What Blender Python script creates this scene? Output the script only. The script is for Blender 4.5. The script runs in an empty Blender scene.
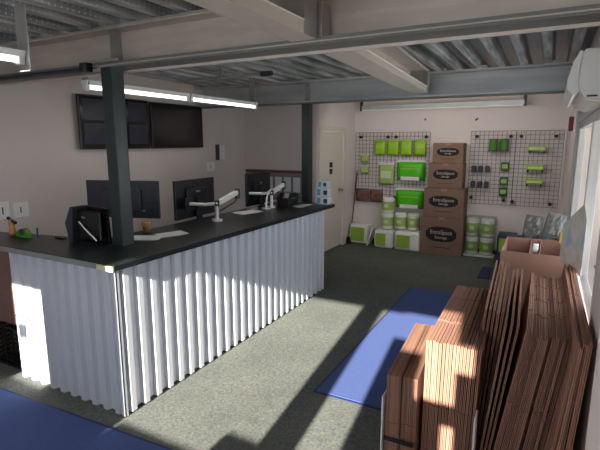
import bpy, bmesh, math, random
from mathutils import Vector, Matrix
random.seed(7)
sc = bpy.context.scene
col = sc.collection

# ------------------------------------------------------------------ materials
def lin(c):
    out = []
    for v in c:
        v = v / 255.0
        out.append(v / 12.92 if v <= 0.04045 else ((v + 0.055) / 1.055) ** 2.4)
    return (out[0], out[1], out[2], 1.0)

def mat(name, rgb, rough=0.6, metal=0.0, noise=0.0, nscale=20.0, spec=0.5, bump=0.0, bscale=80.0,
        emit=None, estr=0.0, vary=0.0, stretch=None, alpha=None):
    m = bpy.data.materials.new(name); m.use_nodes = True
    nt = m.node_tree; N = nt.nodes; L = nt.links
    b = N['Principled BSDF']
    b.inputs['Base Color'].default_value = lin(rgb)
    b.inputs['Roughness'].default_value = rough
    b.inputs['Metallic'].default_value = metal
    b.inputs['Specular IOR Level'].default_value = spec
    if emit:
        b.inputs['Emission Color'].default_value = lin(emit)
        b.inputs['Emission Strength'].default_value = estr
    tc = None
    if noise or bump or vary:
        tc = N.new('ShaderNodeTexCoord'); mp = N.new('ShaderNodeMapping')
        L.new(tc.outputs['Object'], mp.inputs['Vector'])
        if stretch: mp.inputs['Scale'].default_value = stretch
    src = None
    if noise:
        n = N.new('ShaderNodeTexNoise'); n.inputs['Scale'].default_value = nscale
        n.inputs['Detail'].default_value = 5
        L.new(mp.outputs[0], n.inputs['Vector'])
        r = N.new('ShaderNodeMapRange'); r.inputs['From Min'].default_value = .3; r.inputs['From Max'].default_value = .7
        r.inputs['To Min'].default_value = 1 - noise; r.inputs['To Max'].default_value = 1 + noise
        L.new(n.outputs['Fac'], r.inputs['Value']); src = r.outputs[0]
    if vary:
        oi = N.new('ShaderNodeObjectInfo'); r2 = N.new('ShaderNodeMapRange')
        r2.inputs['To Min'].default_value = 1 - vary; r2.inputs['To Max'].default_value = 1 + vary
        L.new(oi.outputs['Random'], r2.inputs['Value'])
        if src:
            mm = N.new('ShaderNodeMath'); mm.operation = 'MULTIPLY'
            L.new(src, mm.inputs[0]); L.new(r2.outputs[0], mm.inputs[1]); src = mm.outputs[0]
        else: src = r2.outputs[0]
    if src:
        h = N.new('ShaderNodeHueSaturation'); h.inputs['Color'].default_value = lin(rgb)
        L.new(src, h.inputs['Value']); L.new(h.outputs[0], b.inputs['Base Color'])
    if bump:
        n = N.new('ShaderNodeTexNoise'); n.inputs['Scale'].default_value = bscale; n.inputs['Detail'].default_value = 4
        L.new(mp.outputs[0], n.inputs['Vector'])
        bp = N.new('ShaderNodeBump'); bp.inputs['Strength'].default_value = bump; bp.inputs['Distance'].default_value = .01
        L.new(n.outputs['Fac'], bp.inputs['Height']); L.new(bp.outputs[0], b.inputs['Normal'])
    return m

def glass_mat(name, tint=(250, 251, 252), gloss=.05, rough=.02, opac=0.0):
    m = bpy.data.materials.new(name); m.use_nodes = True
    nt = m.node_tree; N = nt.nodes; L = nt.links; N.clear()
    o = N.new('ShaderNodeOutputMaterial'); t = N.new('ShaderNodeBsdfTransparent'); g = N.new('ShaderNodeBsdfGlossy')
    t.inputs[0].default_value = lin(tint); g.inputs['Roughness'].default_value = rough
    mx = N.new('ShaderNodeMixShader'); mx.inputs[0].default_value = gloss
    L.new(t.outputs[0], mx.inputs[1]); L.new(g.outputs[0], mx.inputs[2])
    last = mx
    if opac:
        d = N.new('ShaderNodeBsdfDiffuse'); d.inputs[0].default_value = lin(tint)
        m2 = N.new('ShaderNodeMixShader'); m2.inputs[0].default_value = opac
        L.new(mx.outputs[0], m2.inputs[1]); L.new(d.outputs[0], m2.inputs[2]); last = m2
    L.new(last.outputs[0], o.inputs[0])
    return m

def carpet_mat():
    m = bpy.data.materials.new('speckled_carpet'); m.use_nodes = True
    nt = m.node_tree; N = nt.nodes; L = nt.links; b = N['Principled BSDF']
    b.inputs['Roughness'].default_value = .95; b.inputs['Specular IOR Level'].default_value = .15
    tc = N.new('ShaderNodeTexCoord')
    n1 = N.new('ShaderNodeTexNoise'); n1.inputs['Scale'].default_value = 75; n1.inputs['Detail'].default_value = 6; n1.inputs['Roughness'].default_value = .8
    n2 = N.new('ShaderNodeTexNoise'); n2.inputs['Scale'].default_value = 2.2; n2.inputs['Detail'].default_value = 4
    L.new(tc.outputs['Object'], n1.inputs['Vector']); L.new(tc.outputs['Object'], n2.inputs['Vector'])
    r = N.new('ShaderNodeValToRGB'); L.new(n1.outputs['Fac'], r.inputs[0])
    r.color_ramp.elements[0].position = .3; r.color_ramp.elements[0].color = lin((48, 60, 68))
    r.color_ramp.elements[1].position = .68; r.color_ramp.elements[1].color = lin((122, 121, 112))
    r2 = N.new('ShaderNodeMapRange'); r2.inputs['From Min'].default_value = .3; r2.inputs['From Max'].default_value = .7
    r2.inputs['To Min'].default_value = .85; r2.inputs['To Max'].default_value = 1.1; L.new(n2.outputs['Fac'], r2.inputs[0])
    h = N.new('ShaderNodeHueSaturation'); L.new(r.outputs[0], h.inputs['Color']); L.new(r2.outputs[0], h.inputs['Value'])
    L.new(h.outputs[0], b.inputs['Base Color'])
    bp = N.new('ShaderNodeBump'); bp.inputs['Strength'].default_value = .5; bp.inputs['Distance'].default_value = .006
    L.new(n1.outputs['Fac'], bp.inputs['Height']); L.new(bp.outputs[0], b.inputs['Normal'])
    return m

def deck_mat():
    # galvanised decking with rows of small round perforations along the rib sides
    m = bpy.data.materials.new('galvanised_deck'); m.use_nodes = True
    nt = m.node_tree; N = nt.nodes; L = nt.links; b = N['Principled BSDF']
    b.inputs['Roughness'].default_value = .28; b.inputs['Metallic'].default_value = .55
    tc = N.new('ShaderNodeTexCoord'); sx = N.new('ShaderNodeSeparateXYZ'); L.new(tc.outputs['Object'], sx.inputs[0])
    def wrap(sock, period):
        d = N.new('ShaderNodeMath'); d.operation = 'DIVIDE'; L.new(sock, d.inputs[0]); d.inputs[1].default_value = period
        f = N.new('ShaderNodeMath'); f.operation = 'FRACT'; L.new(d.outputs[0], f.inputs[0])
        s = N.new('ShaderNodeMath'); s.operation = 'SUBTRACT'; L.new(f.outputs[0], s.inputs[0]); s.inputs[1].default_value = .5
        q = N.new('ShaderNodeMath'); q.operation = 'MULTIPLY'; L.new(s.outputs[0], q.inputs[0]); q.inputs[1].default_value = period
        return q.outputs[0]
    a = wrap(sx.outputs['Y'], .035); c = wrap(sx.outputs['Z'], .022)
    cb = N.new('ShaderNodeCombineXYZ'); L.new(a, cb.inputs[0]); L.new(c, cb.inputs[1])
    ln = N.new('ShaderNodeVectorMath'); ln.operation = 'LENGTH'; L.new(cb.outputs[0], ln.inputs[0])
    lt = N.new('ShaderNodeMath'); lt.operation = 'LESS_THAN'; L.new(ln.outputs['Value'], lt.inputs[0]); lt.inputs[1].default_value = .0055
    mx = N.new('ShaderNodeMix'); mx.data_type = 'RGBA'
    n = N.new('ShaderNodeTexNoise'); n.inputs['Scale'].default_value = 6; mp = N.new('ShaderNodeMapping'); mp.inputs['Scale'].default_value = (5, .35, 1)
    L.new(tc.outputs['Object'], mp.inputs[0]); L.new(mp.outputs[0], n.inputs['Vector'])
    r = N.new('ShaderNodeValToRGB'); L.new(n.outputs['Fac'], r.inputs[0])
    r.color_ramp.elements[0].position = .3; r.color_ramp.elements[0].color = lin((110, 114, 118))
    r.color_ramp.elements[1].position = .7; r.color_ramp.elements[1].color = lin((236, 238, 238))
    L.new(lt.outputs[0], mx.inputs[0]); L.new(r.outputs[0], mx.inputs[6]); mx.inputs[7].default_value = lin((225, 225, 225))
    # shade of the recessed flutes painted in, base colour darkening with height
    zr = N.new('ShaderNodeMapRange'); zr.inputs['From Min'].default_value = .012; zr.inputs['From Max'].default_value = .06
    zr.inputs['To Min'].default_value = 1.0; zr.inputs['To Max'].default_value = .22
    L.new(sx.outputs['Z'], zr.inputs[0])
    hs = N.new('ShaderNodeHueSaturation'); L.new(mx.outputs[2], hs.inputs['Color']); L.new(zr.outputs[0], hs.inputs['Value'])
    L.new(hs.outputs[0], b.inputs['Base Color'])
    return m

M = {}
def setup_mats():
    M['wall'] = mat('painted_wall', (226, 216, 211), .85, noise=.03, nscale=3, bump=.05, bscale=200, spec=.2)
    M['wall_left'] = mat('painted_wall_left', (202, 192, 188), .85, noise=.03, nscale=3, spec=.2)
    M['door'] = mat('painted_door', (214, 206, 194), .6, spec=.3)
    M['white'] = mat('white_paint', (225, 225, 225), .5)
    M['whiteplastic'] = mat('white_plastic', (222, 220, 216), .35)
    M['carpet'] = carpet_mat()
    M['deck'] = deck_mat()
    M['galv'] = mat('galvanised_steel', (168, 166, 164), .42, .62, noise=.12, nscale=7, bump=.04, bscale=30)
    M['galv2'] = mat('galvanised_beam', (184, 186, 187), .42, .4, noise=.15, nscale=5, stretch=(.4, 1, 3))
    M['beamweb'] = mat('galvanised_web', (190, 180, 170), .4, .3, noise=.12, nscale=4, stretch=(.7, 1, 5))
    M['beamdark'] = mat('shaded_flange', (112, 112, 110), .5, .3)  # underside shade put into the flange colour
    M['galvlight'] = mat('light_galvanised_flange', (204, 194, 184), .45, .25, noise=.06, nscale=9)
    M['clad'] = mat('counter_cladding', (204, 207, 216), .40, .15)
    M['counter'] = mat('counter_top', (26, 32, 33), .33, noise=.25, nscale=300, spec=.3)
    M['edge'] = mat('counter_edge_reflection', (128, 130, 128), .5)
    M['edgewood'] = mat('counter_edge_strip', (196, 190, 160), .6)
    M['column'] = mat('dark_green_paint', (30, 42, 42), .4, noise=.1, nscale=30)
    M['black'] = mat('black_plastic', (12, 13, 16), .35)
    M['navyblack'] = mat('dark_monitor_plastic', (16, 19, 28), .4)
    M['grayblack'] = mat('charcoal_plastic', (42, 44, 52), .45)
    M['screen'] = mat('dark_screen', (10, 11, 18), .15, noise=.6, nscale=2)
    M['mat_blue'] = mat('blue_mat', (74, 88, 136), .95, noise=.12, nscale=160, bump=.4, bscale=300, spec=.1)
    M['mat_edge'] = mat('blue_mat_edge', (26, 38, 78), .7)
    M['card'] = mat('cardboard', (150, 112, 95), .85, noise=.05, nscale=5, vary=.2, spec=.15)
    M['cardbox'] = mat('brown_box_card', (128, 104, 90), .85, noise=.05, nscale=8, spec=.15)
    M['cardopen'] = mat('open_box_card', (154, 118, 102), .85, noise=.05, nscale=8, spec=.15)
    M['cardin'] = mat('box_inside', (120, 82, 66), .9, spec=.1)
    M['badge'] = mat('black_ink', (28, 26, 28), .8)
    M['inkwhite'] = mat('pale_ink', (190, 180, 170), .8)
    M['green'] = mat('lime_green_pack', (150, 200, 20), .4, emit=(150, 200, 20), estr=0.0)
    M['green2'] = mat('bright_green_bag', (80, 196, 20), .35)
    M['green3'] = mat('dark_green_label', (66, 122, 34), .5)
    M['greenpale'] = mat('pale_green_pack', (166, 190, 112), .45)
    M['greenlab'] = mat('green_roll_label', (150, 184, 62), .45)
    M['label'] = mat('pale_label', (205, 220, 170), .5)
    M['wrap'] = mat('white_wrap', (232, 232, 226), .35)
    M['brownprint'] = mat('brown_print', (120, 80, 74), .5, noise=.5, nscale=14)
    M['wire'] = mat('wire_black', (62, 62, 70), .5, .2)
    M['rubber'] = mat('black_rubber', (10, 10, 10), .6)
    M['tube'] = mat('lit_tube', (255, 255, 255), .4, emit=(255, 250, 244), estr=3.0)
    M['chrome'] = mat('silver_arm', (205, 205, 205), .3, .3)
    M['paper'] = mat('paper', (200, 205, 205), .7)
    M['pinkpaper'] = mat('pink_paper', (128, 112, 122), .7)
    M['blue'] = mat('pale_blue_pack', (70, 150, 186), .4)
    M['navy'] = mat('navy_plastic', (34, 48, 84), .5)
    M['yellow'] = mat('yellow_label', (208, 170, 60), .5)
    M['tan'] = mat('tan_wood', (176, 128, 78), .6, noise=.15, nscale=30)
    M['brown'] = mat('brown_cabinet', (122, 92, 82), .6, noise=.1, nscale=12, stretch=(1, 1, 8))
    M['red'] = mat('dark_red', (92, 30, 30), .4)
    M['redwood'] = mat('reddish_handle', (96, 52, 46), .5)
    M['glass'] = glass_mat('window_glass')
    M['poly'] = glass_mat('clear_poly_bag', (200, 204, 200), .08, .25, .06)
    M['bag2'] = glass_mat('clear_roll_bag', (240, 242, 242), .05, .12, .03)
    M['logo'] = mat('grey_logo', (122, 124, 132), .5)
    M['cyan'] = mat('cyan_print', (110, 170, 190), .5)
    M['out_ground'] = mat('concrete_outside', (186, 184, 178), .9, noise=.08, nscale=6)
    M['mapp'] = map_mat()
    M['frost'] = mat('window_blind', (236, 240, 244), .8, emit=(226, 234, 246), estr=.55)

def map_mat():
    m = bpy.data.materials.new('printed_map'); m.use_nodes = True
    nt = m.node_tree; N = nt.nodes; L = nt.links; b = N['Principled BSDF']; b.inputs['Roughness'].default_value = .4
    tc = N.new('ShaderNodeTexCoord'); n = N.new('ShaderNodeTexNoise'); n.inputs['Scale'].default_value = 9; n.inputs['Detail'].default_value = 6
    L.new(tc.outputs['Object'], n.inputs['Vector'])
    r = N.new('ShaderNodeValToRGB'); L.new(n.outputs['Fac'], r.inputs[0]); e = r.color_ramp.elements
    e[0].position = .38; e[0].color = lin((186, 208, 226)); e[1].position = .5; e[1].color = lin((236, 234, 228))
    x = e.new(.58); x.color = lin((226, 212, 196)); x = e.new(.66); x.color = lin((214, 220, 208))
    L.new(r.outputs[0], b.inputs['Base Color'])
    return m

# ------------------------------------------------------------------ mesh builder
class MB:
    def __init__(s): s.bm = bmesh.new()
    def xf(s, vs, mtx):
        if mtx is not None: bmesh.ops.transform(s.bm, matrix=mtx, verts=vs)
    def box(s, x0, x1, y0, y1, z0, z1, bev=0.0, mtx=None, seg=1):
        r = bmesh.ops.create_cube(s.bm, size=1.0); vs = r['verts']
        for v in vs:
            v.co.x = x0 + (v.co.x + .5) * (x1 - x0); v.co.y = y0 + (v.co.y + .5) * (y1 - y0); v.co.z = z0 + (v.co.z + .5) * (z1 - z0)
        if bev:
            es = list({e for v in vs for e in v.link_edges})
            r = bmesh.ops.bevel(s.bm, geom=es, offset=bev, segments=seg, affect='EDGES', profile=.6)
            vs = list({v for f in r['faces'] for v in f.verts} | {v for v in vs if v.is_valid})
        s.xf(vs, mtx); return s
    def prism(s, pts, axis, a, b, mtx=None):
        # pts: 2D polygon in the two other axes (x:(y,z) y:(x,z) z:(x,y)), extruded a..b
        def mk(p, t):
            return {'x': (t, p[0], p[1]), 'y': (p[0], t, p[1]), 'z': (p[0], p[1], t)}[axis]
        A = [s.bm.verts.new(mk(p, a)) for p in pts]; B = [s.bm.verts.new(mk(p, b)) for p in pts]
        n = len(pts)
        s.bm.faces.new(A); s.bm.faces.new(list(reversed(B)))
        for i in range(n): s.bm.faces.new([A[i], B[i], B[(i + 1) % n], A[(i + 1) % n]])
        s.xf(A + B, mtx); return s
    def cyl(s, p0, p1, r0, r1=None, n=16):
        p0 = Vector(p0); p1 = Vector(p1); d = p1 - p0; r1 = r0 if r1 is None else r1
        q = d.to_track_quat('Z', 'Y').to_matrix().to_4x4()
        r = bmesh.ops.create_cone(s.bm, cap_ends=True, cap_tris=False, segments=n, radius1=r0, radius2=r1, depth=d.length,
                                  matrix=Matrix.Translation((p0 + p1) / 2) @ q)
        return s
    def tube(s, pts, r, n=8):
        pts = [Vector(p) for p in pts]; rings = []
        for i, p in enumerate(pts):
            d = (pts[min(i + 1, len(pts) - 1)] - pts[max(i - 1, 0)]).normalized()
            up = Vector((0, 0, 1)) if abs(d.z) < .95 else Vector((1, 0, 0))
            a = d.cross(up).normalized(); b = d.cross(a)
            rings.append([s.bm.verts.new(p + r * (math.cos(t * 2 * math.pi / n) * a + math.sin(t * 2 * math.pi / n) * b)) for t in range(n)])
        for i in range(len(rings) - 1):
            for k in range(n): s.bm.faces.new([rings[i][k], rings[i][(k + 1) % n], rings[i + 1][(k + 1) % n], rings[i + 1][k]])
        s.bm.faces.new(rings[0][::-1]); s.bm.faces.new(rings[-1]); return s
    def lathe(s, prof, c, n=24):
        # prof: (r, z)
        rings = []
        for r, z in prof:
            rings.append([s.bm.verts.new((c[0] + r * math.cos(2 * math.pi * k / n), c[1] + r * math.sin(2 * math.pi * k / n), c[2] + z)) for k in range(n)])
        for i in range(len(rings) - 1):
            for k in range(n): s.bm.faces.new([rings[i][k], rings[i][(k + 1) % n], rings[i + 1][(k + 1) % n], rings[i + 1][k]])
        s.bm.faces.new(rings[0][::-1]); s.bm.faces.new(rings[-1]); return s
    def pillow(s, c, w, h, d, nx=10, nz=10, crink=.0, flatback=True):
        # upright pouch in the XZ plane, bulging towards -Y
        cx, cy, cz = c; g = []
        for side in (0, 1):
            rows = []
            for j in range(nz + 1):
                row = []
                for i in range(nx + 1):
                    u = i / nx * 2 - 1; v = j / nz * 2 - 1
                    b = max(0, (1 - u ** 4) * (1 - v ** 4)) ** .5
                    y = -d * b if side == 0 else (0.004 * b if flatback else d * b)
                    y += random.uniform(-crink, crink) * b if side == 0 else 0
                    row.append(s.bm.verts.new((cx + u * w / 2 * (1 - .03 * abs(v) ** 3), cy + y, cz + v * h / 2)))
                rows.append(row)
            for j in range(nz):
                for i in range(nx):
                    q = [rows[j][i], rows[j][i + 1], rows[j + 1][i + 1], rows[j + 1][i]]
                    s.bm.faces.new(q if side == 0 else q[::-1])
        bmesh.ops.remove_doubles(s.bm, verts=s.bm.verts, dist=1e-6); return s
    def build(s, name, m, parent=None, smooth=False, bev=0.0):
        bmesh.ops.recalc_face_normals(s.bm, faces=s.bm.faces)
        me = bpy.data.meshes.new(name)
        if parent is not None:
            off = Matrix.Translation(-world_loc(parent)); bmesh.ops.transform(s.bm, matrix=off, verts=s.bm.verts)
            o_loc = None
        else:
            bb = [v.co for v in s.bm.verts]
            cx = (min(v.x for v in bb) + max(v.x for v in bb)) / 2; cy = (min(v.y for v in bb) + max(v.y for v in bb)) / 2
            cz = min(v.z for v in bb); o_loc = Vector((cx, cy, cz))
            bmesh.ops.transform(s.bm, matrix=Matrix.Translation(-o_loc), verts=s.bm.verts)
        if smooth:
            for f in s.bm.faces: f.smooth = True
        s.bm.to_mesh(me); s.bm.free()
        me.materials.append(m)
        o = bpy.data.objects.new(name, me); col.objects.link(o)
        if parent is not None: o.parent = parent
        else: o.location = o_loc
        if bev:
            md = o.modifiers.new('bevel', 'BEVEL'); md.width = bev; md.segments = 2; md.limit_method = 'ANGLE'
        if smooth:
            try:
                md = o.modifiers.new('wn', 'WEIGHTED_NORMAL'); md.keep_sharp = True
            except Exception: pass
        return o

def world_loc(o):
    v = Vector(o.location)
    while o.parent is not None:
        o = o.parent; v += Vector(o.location)
    return v

def thing(name, loc, label, cat, group=None, rz=0):
    o = bpy.data.objects.new(name, None); col.objects.link(o); o.location = loc; o.rotation_euler.z = rz
    o.empty_display_size = .1
    return tag(o, label, cat, group)
def tag(o, label, cat, group=None, kind=None):
    o['label'] = label; o['category'] = cat
    if group: o['group'] = group
    if kind: o['kind'] = kind
    return o
def struct(o, kind='structure'):
    o['kind'] = kind; return o

def text_mesh(name, body, size, loc, rot, m, parent, align='CENTER', ext=.0008, sx=1.0):
    cu = bpy.data.curves.new(name, 'FONT'); cu.body = body; cu.size = size; cu.align_x = align; cu.align_y = 'CENTER'; cu.extrude = ext
    t = bpy.data.objects.new('tmp', cu); col.objects.link(t)
    dg = bpy.context.evaluated_depsgraph_get(); dg.update()
    me = bpy.data.meshes.new_from_object(t.evaluated_get(dg)); me.name = name
    col.objects.unlink(t); bpy.data.objects.remove(t)
    me.transform(Matrix.Translation(Vector(loc) - world_loc(parent)) @ rot @ Matrix.Diagonal((sx, 1, 1, 1)))
    me.materials.clear(); me.materials.append(m)
    o = bpy.data.objects.new(name, me); col.objects.link(o); o.parent = parent
    return o
ROT_FRONT = Matrix.Rotation(math.pi / 2, 4, 'X')            # readable from -Y
ROT_RIGHT = Matrix.Rotation(math.pi / 2, 4, 'Z') @ ROT_FRONT  # readable from +X

setup_mats()
XL, XC, XR = -4.0, -2.82, 0.21
YB, YC, YW = -0.9, 5.7, 7.1
ZD = 2.31

# ------------------------------------------------------------------ room shell
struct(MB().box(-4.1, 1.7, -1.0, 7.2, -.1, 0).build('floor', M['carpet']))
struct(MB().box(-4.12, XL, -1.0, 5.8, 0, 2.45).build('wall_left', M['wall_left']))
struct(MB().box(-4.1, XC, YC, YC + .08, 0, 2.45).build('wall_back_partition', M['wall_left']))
# partition with the closet door
b = MB()
b.box(XC - .08, XC, YC + .08, 5.84, 0, 2.45); b.box(XC - .08, XC, 6.66, YW, 0, 2.45); b.box(XC - .08, XC, 5.84, 6.66, 1.78, 2.45)
struct(b.build('wall_closet', M['wall']))
struct(MB().box(-4.1, 1.7, YW, YW + .1, 0, 2.45).build('wall_far', M['wall']))
# closet door
d = MB().box(XC - .045, XC - .01, 5.85, 6.65, .015, 1.77, bev=.004).build('door_1', M['door']); struct(d)
kn = MB(); kn.cyl((XC - .01, 6.52, .9), (XC + .035, 6.52, .9), .012, n=12); kn.cyl((XC + .03, 6.52, .9), (XC + .06, 6.52, .9), .028, .022, n=16)
kn.cyl((XC - .01, 6.52, .9), (XC, 6.52, .9), .03, n=16)
kn.build('door_knob', M['galv'], d, smooth=False)
MB().box(XC - .01, XC + .006, 5.87, 6.63, .02, .022).build('door_sweep', M['grayblack'], d)
t = MB(); t.box(XC, XC + .015, 5.78, 5.84, 0, 1.84, bev=.003); t.box(XC, XC + .015, 6.66, 6.72, 0, 1.84, bev=.003); t.box(XC, XC + .015, 5.84, 6.66, 1.78, 1.84, bev=.003)
struct(t.build('trim_1', M['door']))
s = thing('door_sign', (XC - .006, 6.2, 1.14), 'small dark sign with a white border on the closet door', 'sign')
MB().box(XC - .01, XC - .004, 6.14, 6.27, 1.14, 1.35, bev=.002).build('sign_plate', M['paper'], s)
MB().box(XC - .004, XC - .002, 6.155, 6.255, 1.16, 1.235).build('sign_panel', M['badge'], s)
MB().box(XC - .004, XC - .002, 6.155, 6.255, 1.255, 1.33).build('sign_panel', M['badge'], s)

# right wall with the tall bright window, then the entrance bay stepping outwards
WY0, WY1, WZ0, WZ1 = 2.25, 5.0, .72, 1.80
b = MB()
b.box(XR, XR + .14, 1.9, WY0, 0, 2.45); b.box(XR, XR + .14, WY1, YW, 0, 2.45)
b.box(XR, XR + .14, WY0, WY1, 0, WZ0); b.box(XR, XR + .14, WY0, WY1, WZ1, 2.45)
struct(b.build('wall_right', M['wall']))
struct(MB().box(XR + .14, 1.7, 1.9, 2.0, 0, 2.45).build('wall_bay_return', M['wall']))
struct(MB().box(1.6, 1.7, -1.0, 1.9, 0, 2.45).build('wall_bay_side', M['wall']))
w = MB()
fw = .06
w.box(XR + .002, XR + .06, WY0, WY1, WZ0, WZ0 + fw, bev=.004); w.box(XR + .002, XR + .06, WY0, WY1, WZ1 - fw, WZ1, bev=.004)
for y in (WY0, 3.34, WY1 - fw): w.box(XR + .002, XR + .06, y, y + fw, WZ0, WZ1, bev=.004)
wf = struct(w.build('window_1', M['white']))
MB().box(XR + .028, XR + .034, WY0 + fw, WY1 - fw, WZ0 + fw, WZ1 - fw).build('window_pane', M['glass'], wf)
MB().box(XR - .03, XR + .0, WY0 - .05, WY1 + .05, WZ0 - .03, WZ0, bev=.004).build('window_sill', M['white'], wf)
t = MB(); t.box(XR - .02, XR, WY1, WY1 + .09, .6, 1.9, bev=.004); t.box(XR - .02, XR, 2.1, WY1 + .09, WZ1, WZ1 + .09, bev=.004)
struct(t.build('trim_2', M['white']))
struct(MB().box(.145, .168, 7.06, YW, .88, 1.78, bev=.004).build('corner_strip', M['white']))  # narrow white strip on the far wall beside the corner
struct(MB().box(XL, XL + .012, YB, YC, 0, .09, bev=.003).build('baseboard_left', M['grayblack']))
struct(MB().box(XC, XR, YW - .012, YW, 0, .07, bev=.003).build('baseboard_far', M['grayblack']))

# back wall behind the camera: openings for the low sun, some made up to shape its patches
YBW = YB
holes = [(-2.93, -2.56, 1.05, 1.77), (-1.83, -.95, .02, 2.10), (-.77, -.535, .02, 2.10), (-.535, -.13, 1.84, 2.12), (-.13, .03, 1.64, 2.12), (.03, .12, 1.80, 1.96), (-.03, .05, 1.34, 1.56), (.72, 1.5, .9, 2.1)]  # narrow openings by the camera shaped to light the cartons, not real windows
xs = sorted({-4.1, 1.7} | {h[0] for h in holes} | {h[1] for h in holes})
b = MB()
for i in range(len(xs) - 1):
    xa, xb = xs[i], xs[i + 1]; xm = (xa + xb) / 2; z = 0
    for h in sorted([h for h in holes if h[0] < xm < h[1]], key=lambda h: h[2]):
        if h[2] > z: b.box(xa, xb, YBW - .02, YBW, z, h[2])
        z = h[3]
    b.box(xa, xb, YBW - .02, YBW, z, 2.45)
struct(b.build('wall_back', M['wall']))
nwin = 2
for h in holes:  # frames the made-up openings along with the inferred windows
    x0, x1, z0, z1 = h
    f = MB(); q = .014
    f.box(x0, x1, YBW - .03, YBW - .02, z0, z0 + q); f.box(x0, x1, YBW - .03, YBW - .02, z1 - q, z1)
    if x0 not in (-.535, -.13, .03): f.box(x0, x0 + q, YBW - .03, YBW - .02, z0, z1)
    if x1 not in (-.535, -.13, .03): f.box(x1 - q, x1, YBW - .03, YBW - .02, z0, z1)
    if x0 < -2.5:   # hours decal on the left window: thin bars of lettering
        pass
    o = struct(f.build('window_%d' % nwin, M['white'])); nwin += 1
    MB().box(x0, x1, YBW - .026, YBW - .024, z0 + q, z1 - q).build('window_pane', M['glass'], o)  # glazes the made-up openings along with the inferred windows
# unseen blocks outside the left openings, added to shade the near floor
o = MB(); o.box(-1.17, -.95, YBW - .2, YBW - .05, 0, 1.17, bev=.01); tag(o.build('sun_block_tall', M['galv']), 'unseen grey metal block outside the entrance glass, added to shade the floor', 'light blocker')
o = MB(); o.box(-1.80, -1.175, YBW - .25, YBW - .05, 0, 1.08, bev=.01); tag(o.build('sun_block_low', M['grayblack']), 'unseen charcoal block outside the front window, added to shade the near mat', 'bin')
# sign stuck on the left front window (its shadow falls on the counter end)
g = thing('window_sign', (-2.74, YBW - .035, 1.1), 'opening hours decal on the left front window', 'sign')
for k in range(2): MB().box(-2.88, -2.62, YBW - .036, YBW - .034, 1.60 - k * .07, 1.622 - k * .07).build('lettering', M['badge'], g)
MB().box(-2.82, -2.745, YBW - .036, YBW - .034, 1.38, 1.49).build('emblem', M['badge'], g)
for k in range(4): MB().box(-2.86, -2.70, YBW - .036, YBW - .034, 1.31 - k * .06, 1.322 - k * .06).build('lettering', M['badge'], g)

struct(MB().box(-14, 14, -16, -1.0, -.12, -.02).build('pavement', M['out_ground']))
struct(MB().box(1.7, 14, -1.0, 14, -.12, -.02).build('pavement_side', M['out_ground']))

# ------------------------------------------------------------------ ceiling deck (ribs along Y)
def deck(x0, x1, y0, y1):
    bm = bmesh.new(); prof = []; x = x0; p = .19
    while x < x1 - 1e-6:
        for dx, dz in ((0, 0), (.050, 0), (.057, .006), (.068, .066), (.078, .074), (.160, .074), (.172, .066), (.183, .006)):
            prof.append((x + dx, ZD + dz))
        x += p
    prof.append((x, ZD))
    ra = [bm.verts.new((px, y0, pz)) for px, pz in prof]; rb = [bm.verts.new((px, y1, pz)) for px, pz in prof]
    rc = [bm.verts.new((px, y0, pz + .02)) for px, pz in prof]; rd = [bm.verts.new((px, y1, pz + .02)) for px, pz in prof]
    for i in range(len(prof) - 1):
        bm.faces.new([ra[i], ra[i + 1], rb[i + 1], rb[i]]); bm.faces.new([rc[i], rd[i], rd[i + 1], rc[i + 1]])
    m = MB(); m.bm.free(); m.bm = bm; return m
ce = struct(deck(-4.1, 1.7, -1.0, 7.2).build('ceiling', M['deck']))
struct(MB().box(-4.1, 1.7, -1.0, 7.2, 2.42, 2.46).build('roof_slab', M['galv2']))

# ------------------------------------------------------------------ beams, purlins, columns
def c_beam(x0, x1, yf, yb, z0, z1, t=.012, lip=.022):
    # C-section open towards -Y
    return MB().prism([(yf, z0), (yb, z0), (yb, z1), (yf, z1), (yf, z1 - lip), (yf + t, z1 - lip), (yf + t, z1 - t), (yb - t, z1 - t),
                       (yb - t, z0 + t), (yf + t, z0 + t), (yf + t, z0 + lip), (yf, z0 + lip)], 'x', x0, x1)
bt = thing('ceiling_beam', (-1.2, 2.1, 2.08), 'wide galvanised steel beam crossing the room nearest the camera, resting on the column at the counter corner', 'beam')
c_beam(-4.0, 1.59, 2.02, 2.16, 2.08, 2.305, lip=.02).build('channel', M['beamweb'], bt)
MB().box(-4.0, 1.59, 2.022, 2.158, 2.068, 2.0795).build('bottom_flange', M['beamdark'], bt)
MB().box(-4.0, 1.59, 2.158, 2.172, 2.054, 2.082).build('flange_lip', M['galvlight'], bt)  # rear lip catching light, imitated with a lighter metal colour
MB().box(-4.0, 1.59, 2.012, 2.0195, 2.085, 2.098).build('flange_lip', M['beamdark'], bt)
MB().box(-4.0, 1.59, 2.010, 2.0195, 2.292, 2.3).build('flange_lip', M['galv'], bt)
pl = MB()
for x in (-2.43, .3): pl.box(x - .004, x + .004, 2.06, 2.148, 2.095, 2.29)
pl.build('stiffener_plate', M['galv'], bt)
pl = MB(); pl.box(-2.62, -2.30, 2.005, 2.018, 2.10, 2.115); pl.box(-1.05, -.98, 2.03, 2.12, 2.092, 2.25)
pl.build('splice_plate', M['galv'], bt)
bt = thing('ceiling_beam', (-1.2, 4.72, 2.06), 'galvanised steel beam crossing the room farther back, above the end of the counter', 'beam')
c_beam(-4.0, XR, 4.64, 4.80, 2.055, 2.285, lip=.014).build('channel', M['galv2'], bt)
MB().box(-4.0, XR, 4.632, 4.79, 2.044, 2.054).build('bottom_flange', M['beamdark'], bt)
MB().box(-2.46, -2.452, 4.655, 4.785, 2.07, 2.275).build('stiffener_plate', M['galv'], bt)
pl = MB()
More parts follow.
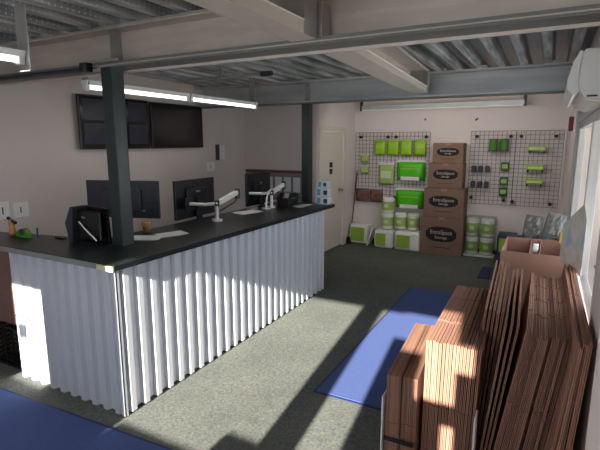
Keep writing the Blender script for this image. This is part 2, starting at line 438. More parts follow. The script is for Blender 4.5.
for x in (-.98, -.30, -.05, -.62): pl.box(x, x + .05, 4.62, 4.70, 2.286, 2.308)
pl.build('deck_clip', M['galv'], bt)

def purlin(p0, p1, w, z0, z1, label, lip=.05):
    p0 = Vector(p0); p1 = Vector(p1); d = p1 - p0; L = d.length; ang = math.atan2(-d.x, d.y)
    t = .004
    o = thing('ceiling_purlin', (p0.x, p0.y, z0), label, 'purlin', 'purlins under the metal deck')
    pf = [(-w / 2, z0), (w / 2, z0), (w / 2, z0 + lip), (w / 2 - t, z0 + lip), (w / 2 - t, z0 + t), (-w / 2 + t, z0 + t), (-w / 2 + t, z1 - t),
          (w / 2 - t, z1 - t), (w / 2 - t, z1 - lip * .5), (w / 2, z1 - lip * .5), (w / 2, z1), (-w / 2, z1)]
    mt = Matrix.Translation((p0.x, p0.y, 0)) @ Matrix.Rotation(ang, 4, 'Z')
    MB().prism(pf, 'y', 0, L, mt).build('channel', M['galvlight'], o)
    MB().box(w / 2 - .002, w / 2 + .004, 0, L - .12, z0 + lip, z0 + lip + .006, mtx=mt).build('lip_reflection_strip', M['white'], o)  # bright reflection along the lip put in as a white strip
    MB().box(-w / 2, w / 2 + .0, L - .09, L - .082, z0 + .005, z1 - .004, mtx=mt).box(w / 2 - .001, w / 2 + .005, L - .12, L, z0, z1 - .01, mtx=mt).build('end_plate', M['galv'], o)
    return o
purlin((-1.03, 2.17, 0), (-1.17, 4.635, 0), .17, 2.09, 2.295, 'galvanised ceiling purlin running between the two beams in mid room', .045)
purlin((-1.065, -.88, 0), (-1.065, 2.012, 0), .13, 2.09, 2.295, 'galvanised ceiling purlin in front of the nearest beam at the top of the view', .055)

def column(x, y, z0, z1, label):
    o = thing('steel_column', (x, y, 0), label, 'column', 'dark green square steel columns')
    MB().box(x - .048, x + .048, y - .048, y + .048, 0, z1, bev=.008, seg=2).build('post', M['column'], o)
    MB().box(x - .065, x + .065, y - .06, y + .06, z1 - .008, z1, bev=.002).build('cap_plate', M['galv'], o)
    MB().box(x - .075, x + .075, y - .075, y + .075, 0, .012, bev=.002).build('base_plate', M['column'], o)
column(-2.44, 2.07, 0, 2.078, 'dark green steel column rising through the near corner of the counter')
column(-2.455, 4.73, 0, 2.053, 'dark green steel column behind the far end of the counter')

# conduit and rod under the deck
o = MB(); o.cyl((-3.2, 3.62, 2.22), (-2.33, 3.60, 2.22), .012, n=10); cr = thing('ceiling_conduit', (-2.8, 3.6, 2.2), 'thin metal conduit with a brown coupling under the deck behind the nearest beam', 'conduit')
o.build('pipe', M['galv'], cr)
MB().cyl((-2.33, 3.60, 2.22), (-2.22, 3.60, 2.22), .022, n=12).build('coupling', M['grayblack'], cr)
MB().box(-2.79, -2.76, 3.59, 3.62, 2.21, 2.312).build('hanger', M['galv'], cr)
o = thing('ceiling_rod', (-2.8, 1.96, 2.05), 'dark round bar with a black end fixed below the nearest beam at left', 'bar')
MB().cyl((-3.9, 1.985, 2.062), (-2.58, 1.985, 2.062), .015, n=12).build('rod', M['grayblack'], o)
MB().box(-2.6, -2.54, 1.96, 2.012, 2.045, 2.10, bev=.003).build('end_cap', M['black'], o)
tag(MB().box(-1.98, -1.88, 2.80, 2.83, 2.285, 2.31, bev=.003).build('deck_clip', M['whiteplastic']), 'small white clip on the metal deck just behind the nearest beam', 'clip')

# ------------------------------------------------------------------ fluorescent battens
def batten(x, y0, y1, z, label, group, lit=True, axis='y', brk=()):
    if axis == 'y': cx, cy = x, (y0 + y1) / 2
    o = thing('batten_light', (x, y0, z), label, 'light', group)
    MB().prism([(x - .036, z + .05), (x - .024, z + .02), (x + .024, z + .02), (x + .036, z + .05)], 'y', y0, y1).build('housing', M['white'], o)
    MB().cyl((x, y0 + .03, z + .004), (x, y1 - .03, z + .004), .0135, n=14).build('fluorescent_tube', M['tube'], o, smooth=True)
    for y in (y0, y1 - .03):
        MB().box(x - .022, x + .022, y, y + .03, z - .018, z + .03, bev=.003).build('lamp_holder', M['whiteplastic'], o)
    for y in brk:
        MB().box(x - .036, x + .036, y, y + .006, z + .02, ZD).box(x - .036, x - .031, y, y + .04, z + .05, ZD).build('bracket', M['galv'], o)
    return o
batten(-2.93, 2.24, 3.30, 2.0, 'lit white fluorescent batten passing behind the near column, nearer of the pair in line', None, brk=(2.25,))
batten(-2.93, 3.32, 4.40, 2.0, 'lit white fluorescent batten in front of the far beam, second of the pair in line', None, brk=(4.34,))
bA = batten(-2.47, .32, 1.53, 2.035, 'lit fluorescent batten cut off at the left edge of the view above the counter end', None, brk=())
MB().box(-2.505, -2.41, 1.531, 1.537, 1.985, ZD, bev=.002).build('bracket', M['galv'], bA)
o = thing('batten_light', (-1.5, 6.9, 2.1), 'unlit grey batten hanging crosswise in front of the far wall', 'light')
MB().prism([(6.86, 2.17), (6.875, 2.11), (6.925, 2.11), (6.94, 2.17)], 'x', -2.62, -.36).build('housing', M['galv2'], o)
MB().box(-2.62, -.36, 6.885, 6.915, 2.095, 2.111).build('fluorescent_tube', M['wrap'], o)
MB().box(-.37, -.33, 6.88, 6.92, 2.09, 2.31).build('bracket', M['black'], o); MB().box(-2.65, -2.62, 6.88, 6.92, 2.09, 2.31).build('bracket', M['black'], o)

# ------------------------------------------------------------------ counter
CF, CB, CY0, CY1, CZ = -2.10, -2.70, 1.71, 4.46, .955
ct = thing('reception_counter', (-2.4, 3.1, 0), 'long L-shaped reception counter with pale corrugated metal front and dark worktop', 'counter')
def corr(n_off, a0, a1, period, depth):
    pts = []; a = a0
    while a < a1 - 1e-6:
        for da, dd in ((0, 0), (.026, 0), (.034, depth), (.068, depth), (.080, 0)):
            if a + da * period / .104 <= a1: pts.append((a + da * period / .104, dd))
        a += period
    pts.append((a1, 0)); return pts
def sheet(pts, fn, z0, z1, th=.0012):
    bm = bmesh.new()
    A = [bm.verts.new(fn(a, d) + (z0,)) for a, d in pts]; B = [bm.verts.new(fn(a, d) + (z1,)) for a, d in pts]
    for i in range(len(pts) - 1): bm.faces.new([A[i], A[i + 1], B[i + 1], B[i]])
    m = MB(); m.bm.free(); m.bm = bm; return m
pl_ = corr(0, CY0 + .018, CY1, .104, .030)
fc = sheet(pl_, lambda a, d: (CF - .030 + d, a), .012, CZ - .035).build('front_cladding', M['clad'], ct)
md = fc.modifiers.new('s', 'SOLIDIFY'); md.thickness = .0015
pe = corr(0, -3.16, CF - .035, .104, .026)
ec = sheet(pe, lambda a, d: (a, CY0 + .026 - d), .004, CZ - .035).build('end_cladding', M['clad'], ct)
md = ec.modifiers.new('s', 'SOLIDIFY'); md.thickness = .0015
MB().box(CF - .035, CF, CY0, CY0 + .006, .004, CZ - .035).box(CF - .006, CF, CY0, CY0 + .02, .004, CZ - .035).build('corner_trim', M['clad'], ct)
# dark core behind the sheeting
k = MB(); k.box(CB + .1, CF - .040, CY0 + .04, CY1 - .01, .0, CZ - .035); k.box(-3.14, CB + .1, CY0 + .04, CY0 + .33, .0, CZ - .035)
k.build('core_panel', M['rubber'], ct)
MB().box(CF - .36, CF - .002, CY1 - .01, CY1 + .0, .01, CZ - .035).build('far_end_panel', M['white'], ct)
tp = MB(); tp.prism([(-3.62, 1.66), (-2.05, 1.66), (-2.03, 4.58), (-2.62, 4.58), (-2.70, 4.5), (-2.70, 2.12), (-3.62, 1.93)], 'z', CZ - .035, CZ)
tp.build('worktop', M['counter'], ct, bev=.004)
MB().box(-3.62, -2.185, 1.652, 1.6595, CZ - .034, CZ - .003).build('edge_reflection_band', M['edge'], ct)  # lighter grey paints the reflection along the worktop's front edge
MB().box(-2.18, -2.052, 1.650, 1.6595, CZ - .036, CZ - .006).build('edge_strip', M['edgewood'], ct)
b = MB(); b.box(-3.42, CB - .002, 2.35, 4.9, .72, .75); b.box(-3.42, -3.38, 2.35, 4.9, 0, .72); b.box(-3.38, CB - .002, 4.86, 4.9, 0, .72)
b.build('desk_shelf', M['grayblack'], ct)
# cabinet and crate at the left end
o = thing('side_cabinet', (-3.4, 1.86, 0), 'brown cabinet panel under the left end of the dark worktop', 'cabinet')
MB().box(-3.62, -3.19, 1.76, 1.92, .34, .919, bev=.004).build('body', M['brown'], o)
MB().box(-3.60, -3.21, 1.75, 1.76, .36, .90, bev=.002).build('door', M['brown'], o)
MB().box(-3.62, -3.60, 1.78, 1.92, 0, .34).build('leg', M['brown'], o); MB().box(-3.205, -3.19, 1.905, 1.92, 0, .34).build('leg', M['brown'], o)
o = thing('mesh_crate', (-3.38, 1.6, 0), 'black slatted crate on the floor beside the left end of the counter', 'crate')
cm = MB(); x0, x1, y0, y1 = -3.56, -3.215, 1.755, 1.90
for k in range(9): z = .01 + k * .036; cm.box(x0, x1, y0, y0 + .006, z, z + .012); cm.box(x1 - .006, x1, y0, y1, z, z + .012); cm.box(x0, x0 + .006, y0, y1, z, z + .012); cm.box(x0, x1, y1 - .006, y1, z, z + .012)
cm.build('slats', M['rubber'], o)
cp = MB()
for x in (x0, (x0 + x1) / 2, x1 - .012): cp.box(x, x + .012, y0 - .002, y0 + .008, 0, .325)
for x in (x0, x1 - .012): cp.box(x, x + .012, y1 - .008, y1, 0, .325)
cp.build('posts', M['black'], o)
MB().box(x0 + .006, x1 - .006, y0 + .006, y1 - .006, 0, .008).build('base', M['rubber'], o)

# ------------------------------------------------------------------ computers
def monitor(name, c, w, h, rz, label, base_z, upper=False, logo=True, col_m='navyblack'):
    # built facing: back towards local -Y
    x, y, z = c      # centre of lower edge
    o = thing(name, (x, y, base_z), label, 'monitor')
    o.rotation_euler.z = rz
    dz = z - base_z
    def B(): return MB()
    def put(m, nm, mt, **kw):
        bmesh.ops.transform(m.bm, matrix=Matrix.Translation((x, y, base_z)), verts=m.bm.verts)
        return m.build(nm, M[mt], o, **kw)
    put(B().box(-w / 2, w / 2, -.012, .012, dz, dz + h, bev=.006, seg=2), 'panel', col_m)
    put(B().box(-w / 2 + .012, w / 2 - .012, .0125, .0135, dz + .015, dz + h - .012), 'screen', 'screen')
    put(B().box(-w * .27, w * .27, -.035, -.012, dz + h * .18, dz + h * .78, bev=.01, seg=2), 'rear_housing', col_m)
    put(B().box(-.035, .035, -.055, -.03, 0.01, dz + h * .55, bev=.006), 'stand', col_m)
    put(B().box(-.13, .13, -.14, .1, 0, .014, bev=.006, seg=2), 'foot', col_m)
    if logo: put(B().box(-.028, .028, -.038, -.0352, dz + h * .66, dz + h * .71), 'logo', 'logo')
    return o
mo = monitor('computer_monitor', (-2.99, 2.56, 1.02), .62, .30, math.radians(19), 'charcoal monitor seen from behind, directly behind the near column', .956 - .2, col_m='grayblack')
wl = Vector((-2.99, 2.56, .756))
def local_part(m, nm, mt): 
    bmesh.ops.transform(m.bm, matrix=Matrix.Translation(wl), verts=m.bm.verts); return m.build(nm, M[mt], mo)
local_part(MB().box(-.31, .31, -.016, -.0125, .264 + .128, .264 + .134), 'seam', 'rubber')
local_part(MB().box(.06, .19, -.0165, -.0125, .264 + .055, .264 + .07), 'sticker', 'cyan')
monitor('computer_monitor', (-2.76, 3.15, .965), .55, .335, math.radians(90 + 3), 'dark navy monitor seen from behind in mid counter, with a silver arm beside it', .75)
monitor('computer_monitor', (-2.76, 4.17, .955), .50, .345, math.radians(90 + 3), 'dark navy monitor seen from behind, farthest along the counter', .75)

def arm(x, y, label, s=1.0, hx=.0):
    o = thing('monitor_arm', (x, y, CZ), label, 'monitor arm')
    a = MB(); a.cyl((x, y, CZ), (x, y, CZ + .018), .045, n=20); a.cyl((x, y, CZ + .018), (x, y, CZ + .15), .016, n=14); a.build('post', M['chrome'], o)
    p0 = Vector((x, y, CZ + .15)); d = Vector((.02, .27 * s, .075))
    q = d.to_track_quat('Y', 'Z').to_matrix().to_4x4()
    a = MB(); a.box(-.021, .021, -.02, d.length, -.022, .022, bev=.012, mtx=Matrix.Translation(p0) @ q, seg=2); a.build('upper_arm', M['whiteplastic'], o)
    a = MB(); a.cyl(p0 + Vector((0, 0, -.02)), p0 + Vector((0, 0, .03)), .024, n=16); a.build('joint', M['grayblack'], o); a = MB()
    e = p0 + d; a.cyl(e + Vector((0, 0, -.055)), e + Vector((0, 0, .03)), .024, n=16); a.build('joint', M['grayblack'], o)
    a = MB(); a.tube([p0, p0 + Vector((-.06, -.10, .0)), p0 + Vector((-.19, -.12, .0))], .014, 10); a.build('forearm', M['chrome'], o)
    a = MB(); f = p0 + Vector((-.2, -.12, 0)); a.box(f.x - .012, f.x + .012, f.y - .05, f.y + .05, f.z - .05, f.z + .05, bev=.004); a.build('mount_plate', M['black'], o)
    a = MB(); a.tube([e + Vector((0, 0, -.05)), e + Vector((-.01, -.03, -.09)), p0 + Vector((0, .04, -.07))], .005, 6); a.build('cable', M['black'], o)
    return o
arm(-2.47, 3.09, 'silver and white monitor arm clamped on the counter beside the middle monitor')
arm(-2.5, 4.02, 'silver and white monitor arm on the counter beside the farthest monitor', .8)

# black payment terminal with tilted hood near the column
o = thing('payment_terminal', (-2.67, 2.03, CZ), 'black payment terminal with a slanted hood beside the near column', 'terminal')
b = MB(); b.prism([(-.135, 0), (-.165, .13), (-.10, .245), (.13, .235), (.145, 0)], 'y', -.02, .0); 
bmesh.ops.transform(b.bm, matrix=Matrix.Translation((-2.67, 2.05, CZ)), verts=b.bm.verts); b.build('hood', M['black'], o, bev=.004)
b = MB(); b.prism([(-2.80, CZ), (-2.835, CZ + .13), (-2.77, CZ + .245), (-2.74, CZ + .245), (-2.77, CZ)], 'y', 1.93, 2.05); b.build('side_wing', M['grayblack'], o, bev=.003)
MB().box(-2.755, -2.54, 1.95, 2.03, CZ, CZ + .012, bev=.003).build('base', M['black'], o)
dsp = MB().box(-2.75, -2.53, 1.965, 1.985, CZ + .03, CZ + .22, bev=.006).build('display', M['black'], o)
MB().tube([(-2.72, 1.955, CZ + .145), (-2.655, 1.95, CZ + .10), (-2.575, 1.945, CZ + .055), (-2.54, 1.94, CZ + .035)], .005, 8).build('stylus', M['whiteplastic'], o)
MB().box(-2.70, -2.67, 1.961, 1.966, CZ + .17, CZ + .18).build('indicator', M['logo'], dsp)

# printer at the far workstation
o = thing('receipt_printer', (-2.42, 4.22, CZ), 'small black receipt printer on the counter near its far end', 'printer')
MB().prism([(4.13, CZ), (4.34, CZ), (4.34, CZ + .11), (4.30, CZ + .14), (4.17, CZ + .14), (4.13, CZ + .09)], 'x', -2.5, -2.36).build('body', M['black'], o, bev=.006)
MB().box(-2.358, -2.352, 4.18, 4.30, CZ + .08, CZ + .086).build('paper_slot', M['logo'], o)
o = thing('desk_fan', (-2.55, 4.06, CZ), 'small chrome curved desk stand between the printer and the farthest monitor', 'stand')
o.name = 'headset_stand'
MB().tube([(-2.50, 3.92, CZ + .012), (-2.50, 3.925, CZ + .1), (-2.50, 3.97, CZ + .17), (-2.5, 4.03, CZ + .19), (-2.5, 4.08, CZ + .17)], .010, 10).build('hoop', M['chrome'], o)
MB().cyl((-2.5, 3.92, CZ), (-2.5, 3.92, CZ + .012), .05, n=20).build('base', M['chrome'], o)

# cup, papers, brochures
o = thing('paper_cup', (-2.62, 2.44, CZ), 'small tan cup on the counter just right of the near column', 'cup')
MB().lathe([(.026, 0), (.032, .075), (.034, .078), (.031, .078), (.028, .03)], (-2.62, 2.44, CZ)).build('cup_body', M['tan'], o, smooth=True)
MB().lathe([(.0335, .045), (.0345, .078), (.0335, .08)], (-2.62, 2.44, CZ)).build('rim_band', M['tan'], o)
def paper(x, y, rz, w, h, label, group=None, m='paper', z=CZ):
    b = MB(); n = 6
    for i in range(n):
        pass
    bm = b.bm; rows = []
    for i in range(n + 1):
        u = i / n; zz = .0015 + .012 * max(0, u - .7) ** 1.2
        rows.append([bm.verts.new(((u - .5) * w, -h / 2, zz)), bm.verts.new(((u - .5) * w, h / 2, zz + .002))])
    for i in range(n): bm.faces.new([rows[i][0], rows[i + 1][0], rows[i + 1][1], rows[i][1]])
    bmesh.ops.transform(bm, matrix=Matrix.Translation((x, y, z)) @ Matrix.Rotation(rz, 4, 'Z'), verts=bm.verts)
    o = b.build('paper_sheet', M[m]); md = o.modifiers.new('s', 'SOLIDIFY'); md.thickness = .001
    return tag(o, label, 'paper', group)
paper(-2.46, 2.28, .5, .22, .16, 'white leaflet lying on the counter nearest to the column')
paper(-2.40, 2.47, 1.2, .21, .15, 'folded white leaflet lying behind the leaflet nearest the column')
paper(-2.52, 3.62, 1.3, .26, .17, 'pale sheet lying on the counter under the end of the nearer silver arm')
paper(-2.28, 4.28, 1.5, .24, .12, 'pale sheet lying on the counter in front of the black receipt printer')
tag(MB().box(-2.62, -2.56, 3.74, 3.86, CZ, CZ + .02, bev=.004).build('card_holder', M['pinkpaper']), 'small reddish card holder in front of the farthest monitor', 'card holder')
# stack of blue white boxes
y0 = 4.50
for i, (w, h, dz) in enumerate(((.13, .09, 0), (.125, .09, .091), (.10, .08, .182))):
    lb = ['bottom small white and turquoise packet of the stack at the far end of the counter', 'middle small white and blue packet of the stack at the far end of the counter', 'top small blue and white packet of the stack at the far end of the counter'][i]
    o = thing('wipes_packet', (-2.12, y0, CZ + dz), lb, 'packet', 'packets stacked at the end of the counter')
    MB().box(-2.12 - w / 2, -2.12 + w / 2, y0 - .05, y0 + .05, CZ + dz, CZ + dz + h, bev=.012, seg=2).build('carton', M['paper'] , o)
    MB().box(-2.12 - w / 2 - .002, -2.12 - w * .2, y0 - .052, y0 - .02, CZ + dz + .012, CZ + dz + h - .014).build('printed_band', M['blue'], o)
    MB().box(-2.12 + w * .08, -2.12 + w * .42, y0 - .0535, y0 - .049, CZ + dz + .02, CZ + dz + h - .025).build('printed_panel', M['navy'], o)

# ornament at left end of counter & outlets on left wall
o = thing('desk_ornament', (-3.33, 1.90, CZ), 'small tan and black figurine at the left end of the worktop', 'figurine')
MB().lathe([(.02, 0), (.026, .03), (.018, .07), (.022, .09), (.018, .115), (.004, .125)], (-3.36, 1.88, CZ), 14).build('body', M['tan'], o, smooth=True)
MB().tube([(-3.40, 1.88, CZ + .13), (-3.37, 1.88, CZ + .115), (-3.33, 1.88, CZ + .105), (-3.31, 1.88, CZ + .1)], .012, 8).build('hat', M['black'], o)
o = thing('tape_dispenser', (-3.26, 1.9, CZ), 'green tape dispenser beside the figurine on the worktop', 'dispenser')
MB().prism([(-3.33, CZ), (-3.18, CZ), (-3.185, CZ + .03), (-3.22, CZ + .06), (-3.28, CZ + .055), (-3.32, CZ + .03)], 'y', 1.88, 1.915).build('body', M['green3'], o, bev=.003)
MB().cyl((-3.25, 1.875, CZ + .04), (-3.25, 1.92, CZ + .04), .022, n=16).build('tape_roll', M['wire'], o)
tag(MB().tube([(-3.15, 1.93, CZ), (-3.155, 1.935, CZ + .07)], .006, 8).build('marker_pen', M['navy']), 'dark marker pen standing upright behind the tape dispenser', 'pen')
tag(MB().box(-3.02, -2.93, 1.97, 2.0, CZ, CZ + .012, bev=.004).build('stapler', M['black']), 'flat black stapler lying at the rear of the worktop left of the terminal', 'stapler')
def wallplate(y, z, w, h, label, cat='outlet', slots=True):
    o = thing('wall_outlet', (XL, y, z), label, cat)
    MB().box(XL, XL + .008, y - w / 2, y + w / 2, z, z + h, bev=.003).build('cover_plate', M['whiteplastic'], o)
    if slots: MB().box(XL + .008, XL + .012, y - .012, y - .004, z + h * .3, z + h * .7).build('socket', M['grayblack'], o)
wallplate(2.33, .98, .13, .13, 'white outlet plate on the left wall behind the figurine')
wallplate(2.18, .98, .1, .15, 'white outlet plate on the left wall at the left edge of the view')
o = thing('thermostat', (XL, 5.1, 1.38), 'beige control panel with a dark side on the wall right of the televisions', 'thermostat')
MB().box(XL, XL + .03, 5.06, 5.19, 1.39, 1.58, bev=.004).build('panel', M['whiteplastic'], o)
MB().box(XL + .0, XL + .04, 5.01, 5.055, 1.38, 1.59, bev=.003).build('handset', M['grayblack'], o)
wallplate(4.9, 1.24, .16, .12, 'white switch plate on the left wall below the control panel', 'switch')

# televisions
def tv(y0, y1, z0, z1, label, pic=False):
    o = thing('television', (XL, (y0 + y1) / 2, z0), label, 'television', 'wall-mounted televisions')
    MB().box(XL + .05, XL + .085, y0, y1, z0, z1, bev=.006).build('case', M['black'], o)
    scn = MB().box(XL + .085, XL + .087, y0 + .015, y1 - .015, z0 + .02, z1 - .015).build('screen', M['screen'], o)
    MB().box(XL, XL + .05, (y0 + y1) / 2 - .15, (y0 + y1) / 2 + .15, z0 + .12, z1 - .12).build('wall_mount', M['grayblack'], o)
    if pic:
        dk = mat('camera_feed', (32, 33, 48), .3, noise=.6, nscale=5)
        n = 0
        for i in range(3):
            for j in range(2):
                MB().box(XL + .087, XL + .0885, y0 + .04 + i * .27, y0 + .28 + i * .27, z0 + .05 + j * .23, z0 + .25 + j * .23).build('camera_feed', dk, scn)
tv(2.91, 3.77, 1.552, 2.066, 'black wall television showing dim security camera views, half hidden by the column', True)
tv(3.81, 4.67, 1.552, 2.058, 'black wall television with a blank screen, right of the one with camera views')

# notice board
o = thing('notice_board', (-3.5, YC, .83), 'pale notice board with a dark top rail on the short rear wall', 'board')
MB().box(-3.98, -2.99, YC - .012, YC, .80, 1.23, bev=.002).build('board', M['pinkpaper'], o)
MB().box(-3.98, -2.99, YC - .02, YC - .012, 1.19, 1.22).build('rail', M['redwood'], o)
for i in range(4):
    x = -3.62 + i * .15
    tag(MB().box(x, x + .11, YC - .016, YC - .013, .92, 1.13).build('pinned_paper', M['paper']), ['white sheet pinned on the notice board nearest the dark monitor', 'white sheet pinned on the notice board, second from the dark monitor', 'white sheet pinned on the notice board, third from the dark monitor', 'white sheet pinned on the notice board nearest the far column'][i], 'paper', 'sheets on the notice board')

# ------------------------------------------------------------------ mats
def floor_mat(cx, cy, w, l, rz, label):
    o = thing('floor_mat', (cx, cy, 0), label, 'mat'); o.rotation_euler.z = rz
    m1 = MB().box(-w / 2, w / 2, -l / 2, l / 2, .0005, .006, bev=.002); bmesh.ops.transform(m1.bm, matrix=Matrix.Translation((cx, cy, 0)), verts=m1.bm.verts); m1.build('rubber_border', M['mat_edge'], o)
    m2 = MB().box(-w / 2 + .018, w / 2 - .018, -l / 2 + .018, l / 2 - .018, .006, .010, bev=.002); bmesh.ops.transform(m2.bm, matrix=Matrix.Translation((cx, cy, 0)), verts=m2.bm.verts); m2.build('pile', M['mat_blue'], o)
floor_mat(-1.01, 3.745, .50, 2.50, .01, 'blue floor mat lying lengthwise in mid floor beside the flat cartons')
floor_mat(-2.30, 1.14, 1.55, .90, .05, 'blue floor mat in the near left corner in front of the counter')

# ------------------------------------------------------------------ flat cartons standing on edge
def blank_mesh(L, Hh, t, slots, crease=()):
    # two card layers of a folded flat carton; long side along Y, slots cut down from the top edge
    bm = bmesh.new(); sw = .010; sd = .035
    def outline():
        p = [(0, 0), (L, 0), (L, Hh - .004), (L - .004, Hh)]
        for s in sorted(slots, reverse=True):
            p += [(L * s + sw / 2, Hh), (L * s + sw / 2, Hh - sd), (L * s - sw / 2, Hh - sd), (L * s - sw / 2, Hh)]
        p += [(.004, Hh), (0, Hh - .004)]
        for c in sorted(crease, reverse=True):
            p += [(0, Hh * c + .003), (.006, Hh * c), (0, Hh * c - .003)]
        return p
    m = MB(); m.bm.free(); m.bm = bm
    h = t * .40
    m.prism(outline(), 'x', -t / 2, -t / 2 + h); m.prism(outline(), 'x', t / 2 - h, t / 2)
    m.box(-t / 2 + h, t / 2 - h, L - .01, L, 0, Hh - .05)
    bmesh.ops.recalc_face_normals(bm, faces=bm.faces)
    me = bpy.data.meshes.new('flat_carton'); bm.to_mesh(me); bm.free(); me.materials.append(M['card']); return me
def stack(n, xb0, xb1, y0, L, Hh, t, lean0, lean1, slots, label, group, crease=(.3, .72), jy=.012, jh=.008, yaw=0.0, cat='flat carton'):
    me = blank_mesh(L, Hh, t, slots, crease)
    for i in range(n):
        u = i / max(1, n - 1)
        o = bpy.data.objects.new('flat_carton', me); col.objects.link(o)
        lean = lean0 + (lean1 - lean0) * u
        o.location = (xb0 + (xb1 - xb0) * u, y0 + random.uniform(-jy, jy), .002 + abs(t / 2 * math.sin(lean)))
        o.rotation_euler = (0, lean, yaw + random.uniform(-.004, .004)); o.scale.z = 1 + random.uniform(-jh, jh)
        tag(o, label, cat, group)
R = math.radians
# A: small bundles at far left
stack(7, -.555, -.500, 1.86, .66, .60, .0085, 0, 0, (), 'small folded carton in the short bundle nearest the blue mat', 'small cartons in the left short bundle', (.22, .62), .004, .003, R(3.5))
stack(7, -.487, -.432, 1.875, .66, .597, .0085, 0, 0, (), 'small folded carton in the short bundle between the outer bundle and the tall cartons', 'small cartons in the right short bundle', (.22, .62), .004, .003, R(3.5))
o = MB(); o.box(-.562, -.428, 1.848, 1.851, .285, .305); tag(o.build('black_strap', M['rubber']), 'black strap around the short bundles of small cartons', 'strap')
# B: medium upright cartons
stack(16, -.410, -.210, 1.95, .90, .755, .0102, 0, R(1.5), (.30, .72), 'medium brown flat carton upright in the row right of the short bundles', 'medium cartons in the row beside the short bundles', (.30, .60), .007, .003, R(1.2))
# C: tall bunch between
stack(5, -.255, -.197, 2.18, 1.0, .86, .0098, R(3.5), R(4.5), (.25, .5, .75), 'taller brown flat carton in the narrow bunch behind the medium row', 'tall cartons in the narrow bunch', (.3, .6), .012, .005, R(2.5))
# loose ones
stack(3, -.188, -.164, 2.00, .98, .87, .0085, R(5.5), R(7), (.3, .7), 'loose flat carton leaning in the gap beside the big leaning stack', 'loose cartons in the gap', (.3,), .04, .01, R(2))
# D: main leaning stack
stack(15, -.150, .040, 1.98, .96, .865, .0100, R(8.5), R(7), (.28, .52, .78), 'brown flat carton in the big stack leaning right under the window', 'cartons in the big leaning stack', (.3, .62), .03, .012, R(1.0))
# E: large ones near the wall
stack(5, .060, .132, 1.84, 1.25, .90, .0095, R(5.5), R(3.5), (.5,), 'large flat carton at the right of the big stack against the window wall', 'large cartons by the window wall', (.5,), .02, .012, R(.5))
# white divider rack
o = thing('carton_rack', (-.35, 2.3, 0), 'white metal divider rack holding the flat cartons upright', 'rack')
MB().box(-.575, -.568, 1.84, 2.50, .0, .50, bev=.002).build('side_panel', M['white'], o)
MB().box(-.186, -.180, 1.86, 1.93, .0, .50, bev=.002).build('divider_post', M['white'], o)

# ------------------------------------------------------------------ open carton behind them
o = thing('open_carton', (-.04, 3.7, 0), 'tall open brown carton with an inner divider standing behind the flat cartons', 'carton', None)
x0, x1, y0, y1, zt, t = -.25, .17, 3.42, 3.98, .875, .006
MB().box(x0, x1, y0, y0 + t, 0, zt).build('front_panel', M['cardopen'], o)
MB().box(x0, x1, y1 - t, y1, 0, zt).build('back_panel', M['cardopen'], o)
MB().box(x0, x0 + t, y0 + t, y1 - t, 0, zt).build('side_panel', M['cardopen'], o)
MB().box(x1 - t, x1, y0 + t, y1 - t, 0, zt).build('side_panel', M['cardopen'], o)
MB().box(x0 + t, x1 - t, y0 + t, y1 - t, .60, .606).build('inner_floor', M['cardin'], o)
MB().box(-.075, -.07, y0 + t, y1 - t, .606, zt - .01).box(-.01, -.005, y0 + t, y1 - t, .606, zt - .01).box(-.07, -.01, y0 + .02, y1 - .02, .82, .826).build('divider', M['cardopen'], o)
tag(MB().pillow((-.04, 3.66, .865), .04, .07, .02).build('crumpled_wrapper', M['wrap'], smooth=True), 'crumpled pale wrapper on the divider of the open carton', 'wrapper')
# poly bags behind
def polybag(x, y, z, w, h, d, label, lean=0, m='poly'):
    b = MB().pillow((0, 0, h / 2), w, h, d, crink=.012, nx=9, nz=9, flatback=False)
    bmesh.ops.transform(b.bm, matrix=Matrix.Translation((x, y, z)) @ Matrix.Rotation(lean, 4, 'Y'), verts=b.bm.verts)
    o = b.build('poly_bag', M[m]); tag(o, label, 'plastic bag'); return o
tb = thing('storage_bin', (-.07, 4.75, 0), 'dark blue storage bin behind the open carton', 'bin')
MB().prism([(-.26, 0), (.14, 0), (.17, .66), (-.29, .66)], 'y', 4.58, 5.05).build('tub', M['navy'], tb)
MB().box(-.305, .185, 4.56, 5.07, .66, .70, bev=.006).build('rim', M['navy'], tb)
polybag(-.10, 4.76, .70, .16, .25, .04, 'clear plastic bag standing upright behind the left half of the open carton', R(6))
polybag(.05, 4.80, .70, .16, .28, .05, 'clear crumpled plastic bag standing behind the right half of the open carton', R(12))
for x, lb in ((-.155, 'left'), (-.035, 'right')):
    tag(MB().box(x - .012, x + .012, 4.60, 4.63, .70, .80, bev=.003).build('bag_clip', M['grayblack']), 'dark clip on the bin rim behind the open carton, the %s one' % lb, 'clip')
tag(MB().box(-.66, -.40, 5.75, 6.30, .001, .012, bev=.003).build('small_mat', M['mat_edge']), 'small dark navy mat on the floor behind the open carton', 'mat')
o = thing('green_carton', (-.47, 6.58, 0), 'navy box with a green label partly hidden behind the open carton', 'box')
MB().box(-.525, -.30, 6.45, 6.75, 0, .42, bev=.004).build('box_body', M['navy'], o)
MB().box(-.50, -.41, 6.445, 6.45, .20, .38).build('box_label', M['greenlab'], o)
